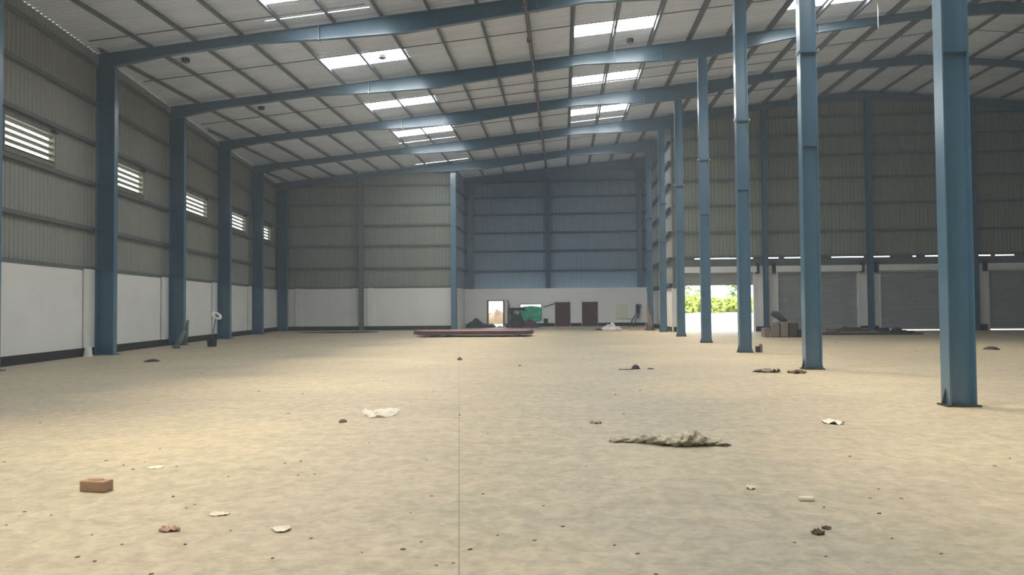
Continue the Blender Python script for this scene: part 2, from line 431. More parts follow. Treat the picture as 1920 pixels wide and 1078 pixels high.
for xa in (-21.6, -16.9, -15.7):
    obox('plaster_pier', (xa, xa + .55, Y6 - .05, Y6 + .03, .34, 3.4), M['white'], wf)
# side wall of the recess on its left
bm = bmesh.new(); ribbed(bm, (-8.85, Y6 + .1, 0), (-8.85, Y7 + .2, 0), (1, 0, 0), 2.9, rooftop)
ws = struct(mesh('wall_recess_left', bm, M['sheet_blue']), 'narrow blue-grey side wall behind the blue corner column')
for g in GZ:
    bm = bmesh.new(); channel(bm, (-8.82, Y6 + .3), (-8.82, Y7), (1, 0), g, .15, .14); mesh('girt', bm, M['girt_blue'], ws)
obox('brick_plinth', (-9.1, -8.68, Y6 + .2, Y7, 0, 3.4), M['white'], ws)
# central wall with its openings
wc = flat_wall('wall_back_centre', -9.1, 7.8, Y7, M['sheet_blue'], z0=2.9, girtmat='girt_blue', label='bluish ribbed far wall above the white office wall', gz=GZ[:] + [13.1])
DX = (-6.62, -5.2, 2.3); WX = (-3.75, -1.95, .72, 1.98)
bm = bmesh.new()
ya, yb = 65.1, 65.4
for (x0, x1, z0, z1) in ((-8.8, DX[0], 0, 3.4), (DX[0], DX[1], DX[2], 3.4), (DX[1], WX[0], 0, 3.4), (WX[0], WX[1], 0, WX[2]), (WX[0], WX[1], WX[3], 3.4), (WX[1], 7.45, 0, 3.4)):
    box(bm, x0, x1, ya, yb, z0, z1)
mesh('brick_plinth', bm, M['white'], wc)
bm = bmesh.new()
for (x0, x1) in ((-8.6, DX[0] - .1), (DX[1] + .1, -.75), (.65, 1.6), (3.05, 7.4)): box(bm, x0, x1, ya - .03, ya, 0, .34)
mesh('base_band', bm, M['band'], wc)
# right side wall of the recess
bm = bmesh.new(); ribbed(bm, (7.5, Y5 + .15, 0), (7.5, Y7 + .2, 0), (-1, 0, 0), 2.9, rooftop)
wr = struct(mesh('wall_recess_right', bm, M['sheet']), 'narrow pale side wall seen edge-on behind the far columns')
for g in GZ + [3.3, 13.1]:
    bm = bmesh.new(); channel(bm, (7.47, Y5 + .2), (7.47, Y7 - .1), (-1, 0), g, .22, .2); mesh('girt', bm, M['girt_blue'], wr)
obox('brick_plinth', (7.42, 7.75, Y5 + .1, Y7, 0, 3.0), M['white'], wr)
obox('base_band', (7.38, 7.42, Y5 + .3, Y7 - .2, 0, .32), M['band'], wr)
# right-hand far wall with roller shutter doors
DOORS = [(8.2, 12.9), (14.4, 19.75), (21.1, 26.45), (28.05, 33.2)]
gaps = [(9.0, 9.6), (9.8, 12.9), (13.7, 14.6), (15.0, 16.6), (18.1, 20.2), (20.75, 21.9), (23.4, 23.6), (24.2, 26.9), (27.5, 28.4), (28.7, 29.9)]
bm = bmesh.new()
ribbed(bm, (7.5, Y5 + .2, 0), (XR, Y5 + .2, 0), (0, -1, 0), 4.35, rooftop, [(a - 7.5, b - 7.5, 4.93, 4.99 + (.05 if i % 2 else .03)) for i, (a, b) in enumerate(gaps)])
wq = struct(mesh('wall_back_right', bm, M['sheet_olive']), 'dim ribbed far wall above the roller shutters on the right')
for g in [5.14, 6.82, 8.66, 10.42, 11.94, 13.25, 14.6]:
    bm = bmesh.new(); x0 = 7.5 if g < 14 else 13.5
    channel(bm, (x0, Y5 + .17), (XR, Y5 + .17), (0, -1), g, .15, .15); mesh('girt', bm, M['girt'], wq)
bm = bmesh.new(); box(bm, 7.5, XR, Y5 + .02, Y5 + .3, 4.42, 4.86)
mesh('lintel', bm, M['girt'], wq)
bm = bmesh.new(); edges = [7.5] + [v for d in DOORS for v in d] + [XR]
for i in range(0, len(edges), 2): box(bm, edges[i], edges[i + 1], Y5, Y5 + .3, 0, 4.42 if i else 2.95)
mesh('brick_pier', bm, M['white'], wq)
obox('stepped_panel', (7.5, 8.2, Y5 + .02, Y5 + .3, 2.95, 4.42), M['girt'], wq)
bm = bmesh.new()
for i in range(0, len(edges), 2): box(bm, edges[i], edges[i + 1] , Y5 - .03, Y5, 0, .33)
mesh('base_band', bm, M['band'], wq)
dlab = ['roller shutter door rolled most of the way up, greenery outside', 'closed grey roller shutter behind the wooden crate', 'closed grey roller shutter behind the nearest blue column', 'closed grey roller shutter at the right photo edge']
for i, (a, b) in enumerate(DOORS):
    r = bpy.data.objects.new('door_%d' % (i + 1), None); COL.objects.link(r); struct(r, dlab[i])
    zb = 3.13 if i == 0 else (.0 if i == 1 else .07)
    bm = bmesh.new(); z = zb                       # slatted curtain
    while z < 4.1:
        z1 = min(z + .1, 4.1)
        quad(bm, [(a, Y5 + .10, z), (b, Y5 + .10, z), (b, Y5 + .075, (z + z1) / 2), (a, Y5 + .075, (z + z1) / 2)])
        quad(bm, [(a, Y5 + .075, (z + z1) / 2), (b, Y5 + .075, (z + z1) / 2), (b, Y5 + .10, z1), (a, Y5 + .10, z1)]); z = z1
    mesh('curtain', bm, M['shutter'], r)
    obox('bottom_bar', (a, b, Y5 + .06, Y5 + .13, zb, zb + .1), M['shutter'], r)
    obox('hood', (a - .12, b + .12, Y5 - .38, Y5 + .02, 3.98, 4.38), M['hood'], r, .03)
    for xx in (a, b): obox('guide_rail', (xx - .07, xx + .07, Y5 - .08, Y5 + .12, 0, 3.98), M['hood'], r)
    for xx in (a - .3, b + .12): obox('end_bracket', (xx, xx + .18, Y5 - .3, Y5 + .0, 3.9, 4.6), M['black'], r)
# walls out of view that close the shed
bm = bmesh.new(); ribbed(bm, (XR, Y0, 0), (XR, Y5, 0), (-1, 0, 0), 0, rooftop, period=.5)
struct(mesh('wall_right', bm, M['sheet_olive']), 'ribbed side wall on the right')
bm = bmesh.new(); ribbed(bm, (LX(Y0), Y0, 0), (XR, Y0, 0), (0, 1, 0), 0, rooftop, [(14, 22, 0.001, 4.5)], period=.5)
struct(mesh('wall_front', bm, M['sheet']), 'ribbed end wall with a wide opening behind the viewer')

# brown doors, doorway, window of the office wall
def leaf(n, x0, x1, label):
    r = bpy.data.objects.new('door_%d' % n, None); COL.objects.link(r); struct(r, label)
    lf = obox('door_leaf', (x0 + .07, x1 - .07, ya - .06, ya - .01, 0.01, 2.1), M['brown_door'], r)
    bm = bmesh.new(); box(bm, x0, x0 + .08, ya - .09, ya - .0, 0, 2.18); box(bm, x1 - .08, x1, ya - .09, ya, 0, 2.18); box(bm, x0, x1, ya - .09, ya, 2.08, 2.18)
    mesh('door_frame', bm, M['brown_frame'], r)
    bm = bmesh.new(); tube(bm, [(x1 - .2, ya - .12, 1.0), (x1 - .2, ya - .12, 1.16)], .02); mesh('door_handle', bm, M['bolt'], lf)
leaf(5, -.72, .62, 'left dark brown closed door in the white office wall')
leaf(6, 1.64, 3.02, 'right dark brown closed door in the white office wall')
r = bpy.data.objects.new('door_7', None); COL.objects.link(r); struct(r, 'open doorway with a brown frame and bright yard beyond')
bm = bmesh.new()
for xx in (DX[0], DX[1]): box(bm, xx - .1, xx + .04, ya - .06, yb, 0, DX[2] + .05)
box(bm, DX[0] - .1, DX[1] + .04, ya - .06, yb, DX[2], DX[2] + .1); mesh('door_frame', bm, M['brown_frame'], r)
r = bpy.data.objects.new('window_6', None); COL.objects.link(r); struct(r, 'small window opening beside the green tarpaulin, daylight above it')
bm = bmesh.new()
box(bm, WX[0] - .05, WX[1] + .05, ya - .04, ya, WX[3], WX[3] + .07); box(bm, WX[0] - .06, WX[0], ya - .04, ya, WX[2], WX[3]); box(bm, WX[1], WX[1] + .06, ya - .04, ya, WX[2], WX[3]); box(bm, WX[0], WX[1], ya - .04, ya, WX[2] - .06, WX[2])
mesh('window_frame', bm, M['brown_frame'], r)
bm = bmesh.new()                                   # tarpaulin hung over the opening
n1, n2 = 24, 14; g = [[bm.verts.new((-3.86 + 1.95 * i / n1, ya - .12 - .06 * noise.noise(Vector((i * .35, j * .5, 0))) - .03 * math.sin(i * .8), .62 + (1.12 + .12 * math.sin(i / n1 * 3)) * j / n2 - .14 * math.sin(i / n1 * math.pi) * (1 - j / n2))) for j in range(n2 + 1)] for i in range(n1 + 1)]
for i in range(n1):
    for j in range(n2): bm.faces.new([g[i][j], g[i + 1][j], g[i + 1][j + 1], g[i][j + 1]])
o = mesh('tarpaulin', bm, M['green'], smooth=True); md = o.modifiers.new('s', 'SOLIDIFY'); md.thickness = .02
tag(o, 'green tarpaulin hung over the small window in the office wall', 'tarpaulin')
r = thing('notice_board', 'cream board with a grey side panel on the white office wall', 'board', (4.6, ya - .06, .69))
obox('panel', (0, .98, 0, .05, 0, 1.3), M['cream'], r); obox('side_panel', (1.0, 1.55, 0, .05, 0, 1.3), M['hood'], r)
r = thing('fire_extinguisher', 'dark cylinder hung on the office wall right of the cream board', 'extinguisher', (6.46, ya - .16, .8))
bm = bmesh.new(); tube(bm, [(0, 0, .35), (0, 0, 1.05), (0, 0, 1.15)], [.15, .16, .06], 12); mesh('cylinder', bm, M['black'], r, True)
bm = bmesh.new(); tube(bm, [(0.02, 0, 1.15), (.12, -.02, 1.1), (.16, -.02, .7), (.1, 0, .1)], .03, 6); mesh('hose', bm, M['black'], r, True)
bm = bmesh.new(); box(bm, -.1, .12, -.04, .08, 0, .1); mesh('nozzle', bm, M['black'], r)
r = thing('switch_box', 'small dark box low on the office wall left of the brown doors', 'electrical box', (-1.72, ya - .15, .36))
obox('box_body', (0, .36, 0, .15, 0, .38), M['black'], r, .02); obox('box_cover', (.04, .32, -.02, 0, .04, .34), M['drkframe'], r)
bm = bmesh.new(); tube(bm, [(-1.75, ya - .04, 1.78), (-1.45, ya - .05, 1.82), (-1.2, ya - .05, 1.95), (-.95, ya - .05, 1.98), (-.7, ya - .05, 2.1)], .035, 6)
tag(mesh('cable', bm, M['black'], smooth=True), 'black cable sagging from the green tarpaulin to the left brown door', 'cable')

# ------------------------------------------------------------------ steel frames
def interior_column(h):
    r = thing('steel_column', '', 'column', group='interior blue steel columns in a row')
    obox('web', (-.21, .21, -.012, .012, .03, h), M['steel'], r)
    for s in (-1, 1): obox('flange', (s * .21 - .012, s * .21 + .012, -.15, .15, .03, h), M['steel'], r)
    obox('base_plate', (-.28, .28, -.19, .19, 0, .03), M['base'], r)
    for s in (-1, 1):
        bm = bmesh.new(); x = s * .222
        hexa(bm, [(x, -.012, .03), (x + s * .07, -.012, .03), (x, -.012, .3)], [(x, .012, .03), (x + s * .07, .012, .03), (x, .012, .3)])
        mesh('gusset', bm, M['base'], r)
    for z in (6.1,):
        bm = bmesh.new(); box(bm, -.198, .198, -.14, -.012, z, z + .012); box(bm, -.198, .198, .012, .14, z, z + .012); mesh('stiffener', bm, M['steel'], r)
    sp = obox('splice_plate', (-.24, .24, -.17, .17, 8.68, 8.76), M['steel_dark'], r)
    for s in (-1, 1):
        bm = bmesh.new(); tube(bm, [(s * .24, -.1, 8.72), (s * .3, -.1, 8.74)], .045, 8); mesh('bolt', bm, M['bolt'], sp)
    return r
clab = ['nearest and widest blue column of the right-hand row', 'second nearest blue column of the right-hand row', 'third blue column of the row, small block at its foot', 'fourth blue column from the viewer in the row',
        'fifth blue column, at the left edge of the open shutter door', 'sixth blue column, just left of the fifth, before the stepped wall end', 'seventh blue column, behind the sixth by the leaning sticks', 'last and farthest blue column of the row, by the central wall corner']
proto = interior_column(13.0)
bottom_knots = [(-12.5, .36), (-9, .6), (-6, .75), (-2, .6), (1, .5), (5.2, .84), (6.8, .9), (8.4, .78), (9.6, .62), (12, .4), (17, .36), (20.39, .56)]
def depth(x, xl):
    if x > RIDGE: x = 2 * RIDGE - x
    kn = [(xl, .62), (xl + .75, .58), (xl + 2.6, .42)] + [q for q in bottom_knots if q[0] > xl + 3.5]
    if x <= kn[0][0]: return kn[0][1]
    for (a, da), (b, db) in zip(kn, kn[1:]):
        if a <= x <= b: return da + (db - da) * (x - a) / (b - a)
    return kn[-1][1]
XC = 6.776
for k in range(8):
    y = fr(k); top = P(XC, y) - .88
    if k == 0: r = proto; r.location = (XC, y, 0); r['label'] = clab[0]
    else: r = dup(proto, (XC, y, 0), clab[k])
    r.scale = (1, 1, 1)
    if k >= 6:
        pass
# head plates joining columns to rafters are part of each rafter (haunch); column heights trimmed by frame
for o in [q for q in bpy.data.objects if q.name.startswith('steel_column')]:
    y = o.location.y; top = P(XC, y) - .88
    for ch in o.children:
        if ch.name.startswith('web') or ch.name.startswith('flange'):
            ch.scale = (1, 1, top / 13.0)

def wall_column(xo, wd, h, name='wall_column'):
    r = thing(name, '', 'column', group='blue steel columns along the left wall')
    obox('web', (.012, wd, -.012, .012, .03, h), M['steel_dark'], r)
    obox('outer_flange', (0, .024, -.12, .12, .03, h), M['steel'], r); obox('inner_flange', (wd - .012, wd + .012, -.12, .12, .03, h), M['steel'], r)
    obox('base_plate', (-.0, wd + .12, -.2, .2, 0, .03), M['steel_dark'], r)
    for z in (3.42, 5.02, 6.82, 8.46, 10.1): obox('girt_cleat', (.026, .34 if z > 3.5 else .5, -.11, -.012, z - .02, z + .02), M['steel'], r)
    return r
llab = {1: 'blue wall column out of view at the near left', 2: 'nearest and widest blue column on the left wall', 3: 'second blue column along the left wall, grey roll at its foot', 4: 'third blue column along the left wall, beside the white floor lamp',
        5: 'fourth blue column along the left wall', 6: 'fifth dark blue column in the far left corner'}
wp = wall_column(0, .76, 10.9)
for k in range(1, 7):
    y = fr(k) - (0.05 if k == 6 else 0); loc = (LX(y) + .06, y, 0)
    if k == 1: wp.location = loc; wp['label'] = llab[1]; r = wp
    else: r = dup(wp, loc, llab[k])
    for ch in r.children:
        if 'flange' in ch.name or 'web' in ch.name: ch.scale = (1, 1, (P(LX(y) + .4, y) - .58) / 10.9)

def rafter(name, y, x0, x1, label, xl):
    r = thing(name, label, 'rafter', (0, y, 0), 'blue tapered roof rafters')
    xs = sorted(set([x0, x1] + [x for x in [xl + .75, xl + 2.6] + [q[0] for q in bottom_knots] + [2 * RIDGE - q[0] for q in bottom_knots] if x0 < x < x1]))
    top = [(x, P(x, y) - .005) for x in xs]; bot = [(x, P(x, y) - depth(x, xl)) for x in xs]
    bm = bmesh.new()
    for i in range(len(xs) - 1):
        hexa(bm, [(xs[i], -.01, bot[i][1]), (xs[i + 1], -.01, bot[i + 1][1]), (xs[i + 1], -.01, top[i + 1][1]), (xs[i], -.01, top[i][1])],
                 [(xs[i], .01, bot[i][1]), (xs[i + 1], .01, bot[i + 1][1]), (xs[i + 1], .01, top[i + 1][1]), (xs[i], .01, top[i][1])])
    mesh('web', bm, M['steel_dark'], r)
    for nm, line, s in (('top_flange', top, -1), ('bottom_flange', bot, 1)):
        bm = bmesh.new()
        for i in range(len(xs) - 1):
            (xa, za), (xb, zb) = line[i], line[i + 1]; t = .02 * s
            hexa(bm, [(xa, -.11, za), (xa, .11, za), (xa, .11, za + t), (xa, -.11, za + t)], [(xb, -.11, zb), (xb, .11, zb), (xb, .11, zb + t), (xb, -.11, zb + t)])
        mesh(nm, bm, M['steel'], r)
    for xs_ in (-9.5, -.9, 4.8, 8.8, 12.2, RIDGE):
        if x0 < xs_ < x1 or xs_ in (x0, x1):
            o = .03 if xs_ < x1 else -.03
            bm = bmesh.new(); box(bm, xs_ + o - .02, xs_ + o + .02, -.12, .12, P(xs_ + o, y) - depth(xs_, xl) - .04, P(xs_ + o, y) - .03); mesh('splice_plate', bm, M['steel'], r)
    return r
ord_ = ['out of view overhead', 'nearest', 'second', 'third', 'fourth', 'fifth', 'sixth']
for k in range(1, 6):
    y = fr(k)
    rafter('rafter', y, LX(y) + .08, RIDGE, 'blue rafter rising from the left wall to the ridge, %s%s' % (ord_[k - 1], '' if k == 1 else ' from the viewer'), LX(y))
    rafter('rafter', y, RIDGE, XR - .3, 'blue rafter falling to the right from the ridge, %s%s' % (ord_[k - 1], '' if k == 1 else ' from the viewer'), LX(y))
y = fr(6); rafter('rafter', y - .06, LX(y) + .1, 7.3, 'dark blue rafter along the top of the far left wall', LX(y))
y = fr(7); rafter('rafter', y, -8.4, 7.2, 'dark blue rafter along the top of the central far wall', -8.4)

# end wall posts
def post(x, y, h, w, label, m1='steel_dark', m2='steel', d=.2):
    r = thing('wall_post', label, 'column', (x, y, 0), 'blue posts standing against the far walls')
    obox('web', (-.01, .01, -d, d, 0.02, h), M[m1], r)
    for s in (-1, 1): obox('flange', (-w / 2, w / 2, s * d - .01, s * d + .01, .02, h), M[m1 if s > 0 else m2], r)
    obox('base_plate', (-w / 2 - .06, w / 2 + .06, -d - .05, d + .05, 0, .02), M['base'], r)
    return r
def ph(x, y): return P(x, y) - .4
for x, lb in ((13.62, 'blue post on the right far wall between the open door and the crate'), (20.45, 'blue post on the right far wall under the roof ridge'), (27.15, 'blue post on the right far wall beside the nearest column'), (33.9, 'blue post beyond the right edge of view')):
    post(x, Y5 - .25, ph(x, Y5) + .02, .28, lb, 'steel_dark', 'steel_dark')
post(-16.1, Y6 - .26, ph(-16.1, Y6) + .1, .3, 'dark post in the middle of the far left wall', 'girt', 'girt')
post(-8.62, Y6 - .3, ph(-8.6, Y6) - .4, .42, 'bright teal corner column between the two far walls', 'steel', 'steel', .24)
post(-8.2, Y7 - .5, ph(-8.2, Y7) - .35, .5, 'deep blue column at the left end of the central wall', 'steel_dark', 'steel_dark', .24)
post(-1.3, Y7 - .33, ph(-1.3, Y7) - .3, .42, 'slim dark post in the middle of the central wall', 'girt_blue', 'girt_blue', .18)

# purlins
def purlin(x, y0, y1, label, flip=1):
    bm = bmesh.new()
    for (a, b, c, d) in ((-.012, .012, 0, .19), (0, .10, .0, .016), (-.09, 0, .174, .19)):
        hexa(bm, [(x + a * flip, y0, P(x, y0) + c), (x + b * flip, y0, P(x, y0) + c), (x + b * flip, y0, P(x, y0) + d), (x + a * flip, y0, P(x, y0) + d)],
                 [(x + a * flip, y1, P(x, y1) + c), (x + b * flip, y1, P(x, y1) + c), (x + b * flip, y1, P(x, y1) + d), (x + a * flip, y1, P(x, y1) + d)])
    tag(mesh('purlin', bm, M['purlin']), label, 'purlin', 'purlins running the length of the roof')
OW = ['zeroth', 'first', 'second', 'third', 'fourth', 'fifth', 'sixth', 'seventh', 'eighth', 'ninth', 'tenth', 'eleventh', 'twelfth']
for n in range(-12, 11):
    x = .52 + 1.885 * n
    y1 = Y7 if -8.7 < x < 7.3 else (Y6 - .05 if x < -8.7 else Y5)
    y0 = Y0 + .1
    if LX(y0) > x - .2:
        y0 = 28.26 - (x + 18.6) / .1467 + 1.6
    if y0 > y1 - 3: continue
    nm = {0: 'along the left end of the middle skylights', 2: 'along the right end of the middle skylights', 1: 'crossing the middle skylights', -1: 'carrying the red pipe', -4: 'along the right end of the left skylights',
          -5: 'crossing the left skylights', -6: 'along the left end of the left skylights', 3: 'just left of the row of columns', 4: 'just right of the row of columns', 10: 'nearest the ridge on its left'}
    where = nm.get(n) or ('%s leftwards from the left skylights' % OW[-6 - n] if n < -6 else ('between the skylight rows, %s to the left of the red pipe' % OW[-1 - n] if n < 0 else '%s rightwards from the row of columns' % OW[n - 3]))
    purlin(x, y0, y1, 'long grey roof purlin %s' % where)
for j in range(11):
    x = RIDGE + 1.02 + 1.885 * j
    if x < XR - .2: purlin(x, Y0 + .1, Y5, 'long grey roof purlin on the far slope, %s beyond the ridge' % OW[j + 1], -1)

# sag rods
def rod(y, x0, x1, label, r=.022):
    bm = bmesh.new(); tube(bm, [(x0, y, P(x0, y) + .06), (x1, y, P(x1, y) + .06)], r, 6)
    tag(mesh('sag_rod', bm, M['rod'], smooth=True), label, 'tie rod', 'thin tie rods across the purlins')
rod(31.97, LX(32) + .3, 10, 'thin dark tie rod crossing the nearest fully seen roof bay'); rod(39.5, LX(39.5) + .3, RIDGE, 'thin dark tie rod mid way across the second roof bay')
rod(27.0, LX(27) + .3, -7.3, 'thin dark tie rod just before the nearest rafter on the left'); rod(41.2, -7, 14, 'thin dark tie rod just behind the second row of skylights')
rod(24.5, -7, 14, 'thin dark tie rod at the top edge of the photo'); rod(47.0, -7, 16, 'thin dark tie rod across the third roof bay'); rod(54.6, -8, 7, 'thin dark tie rod across the last roof bay')
for yy, lb in ((20.8 + 3, 'first'), (31.9, 'second'), (39.4, 'third')):
    bm = bmesh.new(); x0, x1 = RIDGE + .3, 36; tube(bm, [(x0, yy, P(x0, yy) + .06), (x1, yy, P(x1, yy) + .06)], .02, 6)
    tag(mesh('sag_rod', bm, M['rod'], smooth=True), 'thin tie rod on the slope beyond the ridge, %s from the viewer' % lb, 'tie rod', 'thin tie rods across the purlins')
# red pipe
r = thing('pipe', 'red-brown pipe hung under the roof along the building', 'pipe')
xp = -1.31
bm = bmesh.new(); tube(bm, [(xp, Y0 + .5, P(xp, Y0) - .72), (xp, Y7 - .3, P(xp, Y7) - .72)], .05, 8); mesh('run', bm, M['redpipe'], r, True)
for k in range(2, 8):
    for q in (1.2, 4.9):
        yy = fr(k) - q; bm = bmesh.new(); tube(bm, [(xp, yy, P(xp, yy) - .78), (xp, yy, P(xp, yy) - .01)], .025, 6); box(bm, xp - .1, xp + .1, yy - .05, yy + .05, P(xp, yy) - .82, P(xp, yy) - .62)
        mesh('hanger', bm, M['rod'], r)
# small ceiling fittings
def fitting(x, y, label):
    z = P(x, y) + .19
    r = thing('ceiling_fitting', label, 'ceiling fitting', (x, y, z), 'small dark fittings on the roof')
    bm = bmesh.new(); tube(bm, [(0, 0, 0), (0, 0, -.14)], .17, 12); mesh('housing', bm, M['black'], r)
    bm = bmesh.new(); tube(bm, [(0, 0, -.14), (0, 0, -.2)], [.12, .05], 12); mesh('cap', bm, M['girt'], r)
fitting(-15.98, 30.27, 'small dark fitting on the roof beside the nearest left rafter'); fitting(-15.96, 38.18, 'small dark fitting on the roof in the second bay at the left')
fitting(-8.1, 32.9, 'small dark spot on the nearest bright left skylight'); fitting(3.29, 35.0, 'small fitting just before the rafter below the nearest middle skylight')
fitting(13.7, 37.07, 'small fitting right of the second nearest column, high up')
for (x, y, L_, lb) in ((2.22, 30.4, 2.3, 'thin pale hanging wire at the nearest middle skylight'), (14.1, 33.6, 1.2, 'thin pale hanging wire left of the nearest column'), (2.3, 59.0, .8, 'short pale hanger near the central far wall')):
    bm = bmesh.new(); tube(bm, [(x, y, P(x, y) + .19), (x, y, P(x, y) - L_)], .016, 6)
    tag(mesh('hanging_wire', bm, M['bolt']), lb, 'wire')
# small bracket lamp near far wall
r = thing('pendant_bracket', 'white T-shaped bracket hanging near the central far wall', 'bracket', (2.6, 60.0, P(2.6, 60) - .15))
bm = bmesh.new(); tube(bm, [(-1.0, 0, -.12), (1.4, 0, .1)], .03, 6); mesh('cross_bar', bm, M['lamp'], r); bm = bmesh.new(); tube(bm, [(0, 0, .3), (0, 0, -.5)], .05, 6); mesh('drop_rod', bm, M['lamp'], r)

# ------------------------------------------------------------------ things on the floor
def mound(name, cx, cy, rx, ry, h, m, label, cat, seed=0, rough=.35, fs=2.0, n=36, rings=12):
    bm = bmesh.new(); c = bm.verts.new((cx, cy, max(.01, h * (1 + rough * 2 * noise.noise(Vector((cx * fs, cy * fs, seed * 3.1))))))); prev = None
    for j in range(1, rings + 1):
        t = j / rings; ring = []
        for i in range(n):
            a = 2 * math.pi * i / n; e = 1 + .22 * noise.noise(Vector((math.cos(a) * 1.5, math.sin(a) * 1.5, seed)))
            x = cx + rx * t * e * math.cos(a); y = cy + ry * t * e * math.sin(a)
            z = h * (1 - t ** 2.6) * (1 + rough * 2 * noise.noise(Vector((x * fs, y * fs, seed * 3.1)))) if j < rings else 0
            ring.append(bm.verts.new((x, y, max(z, 0) if j < rings else 0)))
        for i in range(n):
            if prev is None: bm.faces.new([c, ring[i], ring[(i + 1) % n]])
            else: bm.faces.new([prev[i], ring[i], ring[(i + 1) % n], prev[(i + 1) % n]])
        prev = ring
    bm.faces.new(prev[::-1])
    return tag(mesh(name, bm, m, smooth=True), label, cat)

# clay block
r = thing('clay_block', 'brown clay block lying alone on the floor at front left', 'brick', (-4.55, 6.9, 0), rz=math.radians(-8))
bm = bmesh.new(); box(bm, -.16, .12, 0, .13, 0, .105); mesh('block_body', bm, M['brick'], r, bevel=.012)
bm = bmesh.new()
ring = [(.08 * math.cos(a) * 1.2 - .02, .045 * math.sin(a) + .065) for a in [i * math.pi / 8 for i in range(16)]]
for (s, z) in ((1, .105), (.8, .118)):
    pass
hexa(bm, [(x, y, .104) for x, y in ring], [(x * .8, (y - .065) * .8 + .065, .118) for x, y in ring]); mesh('raised_oval', bm, M['brick'], r)

# twisted rag
bm = bmesh.new(); S, A = 150, 22; rg = []
def lerp_k(t, kn):
    for (a, va), (b, vb) in zip(kn, kn[1:]):
        if a <= t <= b: return va + (vb - va) * (t - a) / (b - a)
    return kn[-1][1]
for i in range(S + 1):
    t = i / S
    x = .58 + 1.50 * t; y = 9.72 - .25 * t + .05 * math.sin(t * 9)
    wd = lerp_k(t, [(0, .03), (.03, .07), (.25, .09), (.33, .12), (.5, .17), (.65, .2), (.72, .2), (.78, .14), (.88, .12), (.95, .12), (1, .02)])
    h = lerp_k(t, [(0, .02), (.03, .06), (.2, .055), (.28, .09), (.4, .1), (.55, .1), (.64, .16), (.72, .17), (.78, .11), (.86, .06), (.93, .08), (.98, .03), (1, .01)])
    row = []
    for j in range(A):
        a = 2 * math.pi * j / A
        q = Vector((x * 9, math.cos(a) * 1.6 + t * 9, math.sin(a) * 1.6))
        e = 1 + .45 * noise.noise(q) + .25 * noise.noise(q * 2.7) + .18 * math.sin(a * 5 + t * 60)
        yy = y + wd * e * math.cos(a); zz = h * .5 + h * .55 * e * math.sin(a)
        row.append(bm.verts.new((x + .02 * noise.noise(q * 1.3), yy, max(.003, zz))))
    rg.append(row)
for i in range(S):
    for j in range(A): bm.faces.new([rg[i][j], rg[i][(j + 1) % A], rg[i + 1][(j + 1) % A], rg[i + 1][j]])
bm.faces.new(rg[0]); bm.faces.new(rg[-1][::-1])
tag(mesh('rag', bm, M['rag'], smooth=True), 'long twisted dirty grey cloth lying on the floor', 'cloth')

def sheet(name, cx, cy, rx, ry, h, m, label, cat, seed, n=22, thick=.004, fs=6, group=None):
    bm = bmesh.new(); g = []
    for i in range(n + 1):
        row = []
        for j in range(n + 1):
            u = -1 + 2 * i / n; v = -1 + 2 * j / n; d = math.hypot(u, v)
            k = 1 + .3 * noise.noise(Vector((u, v, seed)))
            x = cx + rx * u * k; y = cy + ry * v * k
            z = .004 + h * max(0, .35 + noise.noise(Vector((u * fs * .4, v * fs * .4, seed * 2))) + .5 * noise.noise(Vector((u * fs, v * fs, seed))))
            row.append(bm.verts.new((x, y, z)))
        g.append(row)
    for i in range(n):
        for j in range(n):
            u = -1 + 2 * (i + .5) / n; v = -1 + 2 * (j + .5) / n
            if math.hypot(u, v) < .86 + .28 * noise.noise(Vector((u * 2, v * 2, seed + 7))):
                bm.faces.new([g[i][j], g[i + 1][j], g[i + 1][j + 1], g[i][j + 1]])
    bmesh.ops.delete(bm, geom=[v for v in bm.verts if not v.link_faces], context='VERTS')
    o = mesh(name, bm, m, smooth=True); md = o.modifiers.new('s', 'SOLIDIFY'); md.thickness = thick; md.offset = 1
    return tag(o, label, cat, group)
sheet('plastic_bag', -3.05, 12.2, .36, .55, .06, M['plastic'], 'crumpled clear plastic sheet on the floor, left of the saw cut', 'plastic bag', 3)
sheet('paper_scrap', 3.97, 11.35, .15, .22, .05, M['paper'], 'crumpled white wrapper on the floor between the cloth and the columns', 'paper', 5)
sheet('paper_scrap', -2.95, 6.2, .1, .07, .015, M['paper'], 'torn white paper scrap, right of the clay block and nearer', 'paper', 9)
sheet('paper_scrap', -2.25, 5.78, .09, .08, .015, M['paper'], 'torn white paper scrap nearest the photo bottom, left of the saw cut', 'paper', 11)
sheet('paper_scrap', -4.55, 8.0, .1, .1, .01, M['paper'], 'faint cream paper scrap just behind the clay block', 'paper', 13)
sheet('paper_scrap', 1.77, 7.28, .05, .07, .02, M['paper'], 'tiny pale scrap on the floor in front of the cloth', 'paper', 15)
bm = bmesh.new(); box(bm, -.065, .065, -.035, .035, 0, .035); o = mesh('plaster_chip', bm, M['paper'], bevel=.012); o.location = (2.16, 6.85, 0)
tag(o, 'small pale oblong chip on the floor at front right', 'chip')
sheet('wrapper', -3.14, 5.72, .09, .05, .03, M['rubble'], 'small pink and brown wrapper in front of the clay block', 'wrapper', 17)
sheet('cardboard_scrap', 5.35, 19.9, .4, .3, .09, M['wood'], 'flattened pale cardboard scrap left of the second nearest column', 'cardboard', 19)
sheet('cardboard_scrap', 6.0, 19.6, .25, .25, .08, M['leaf'], 'small brown cardboard scrap nearest the foot of the second column', 'cardboard', 20)
mound('dirt_clod', 2.0, 20.95, .12, .12, .12, M['wood_dark'], 'dark brown clod on the open floor left of the columns', 'dirt clod', 4)
sheet('bark_strip', 1.75, 20.75, .25, .1, .02, M['leaf'], 'thin dark strip touching the left side of the dark clod', 'debris', 21)
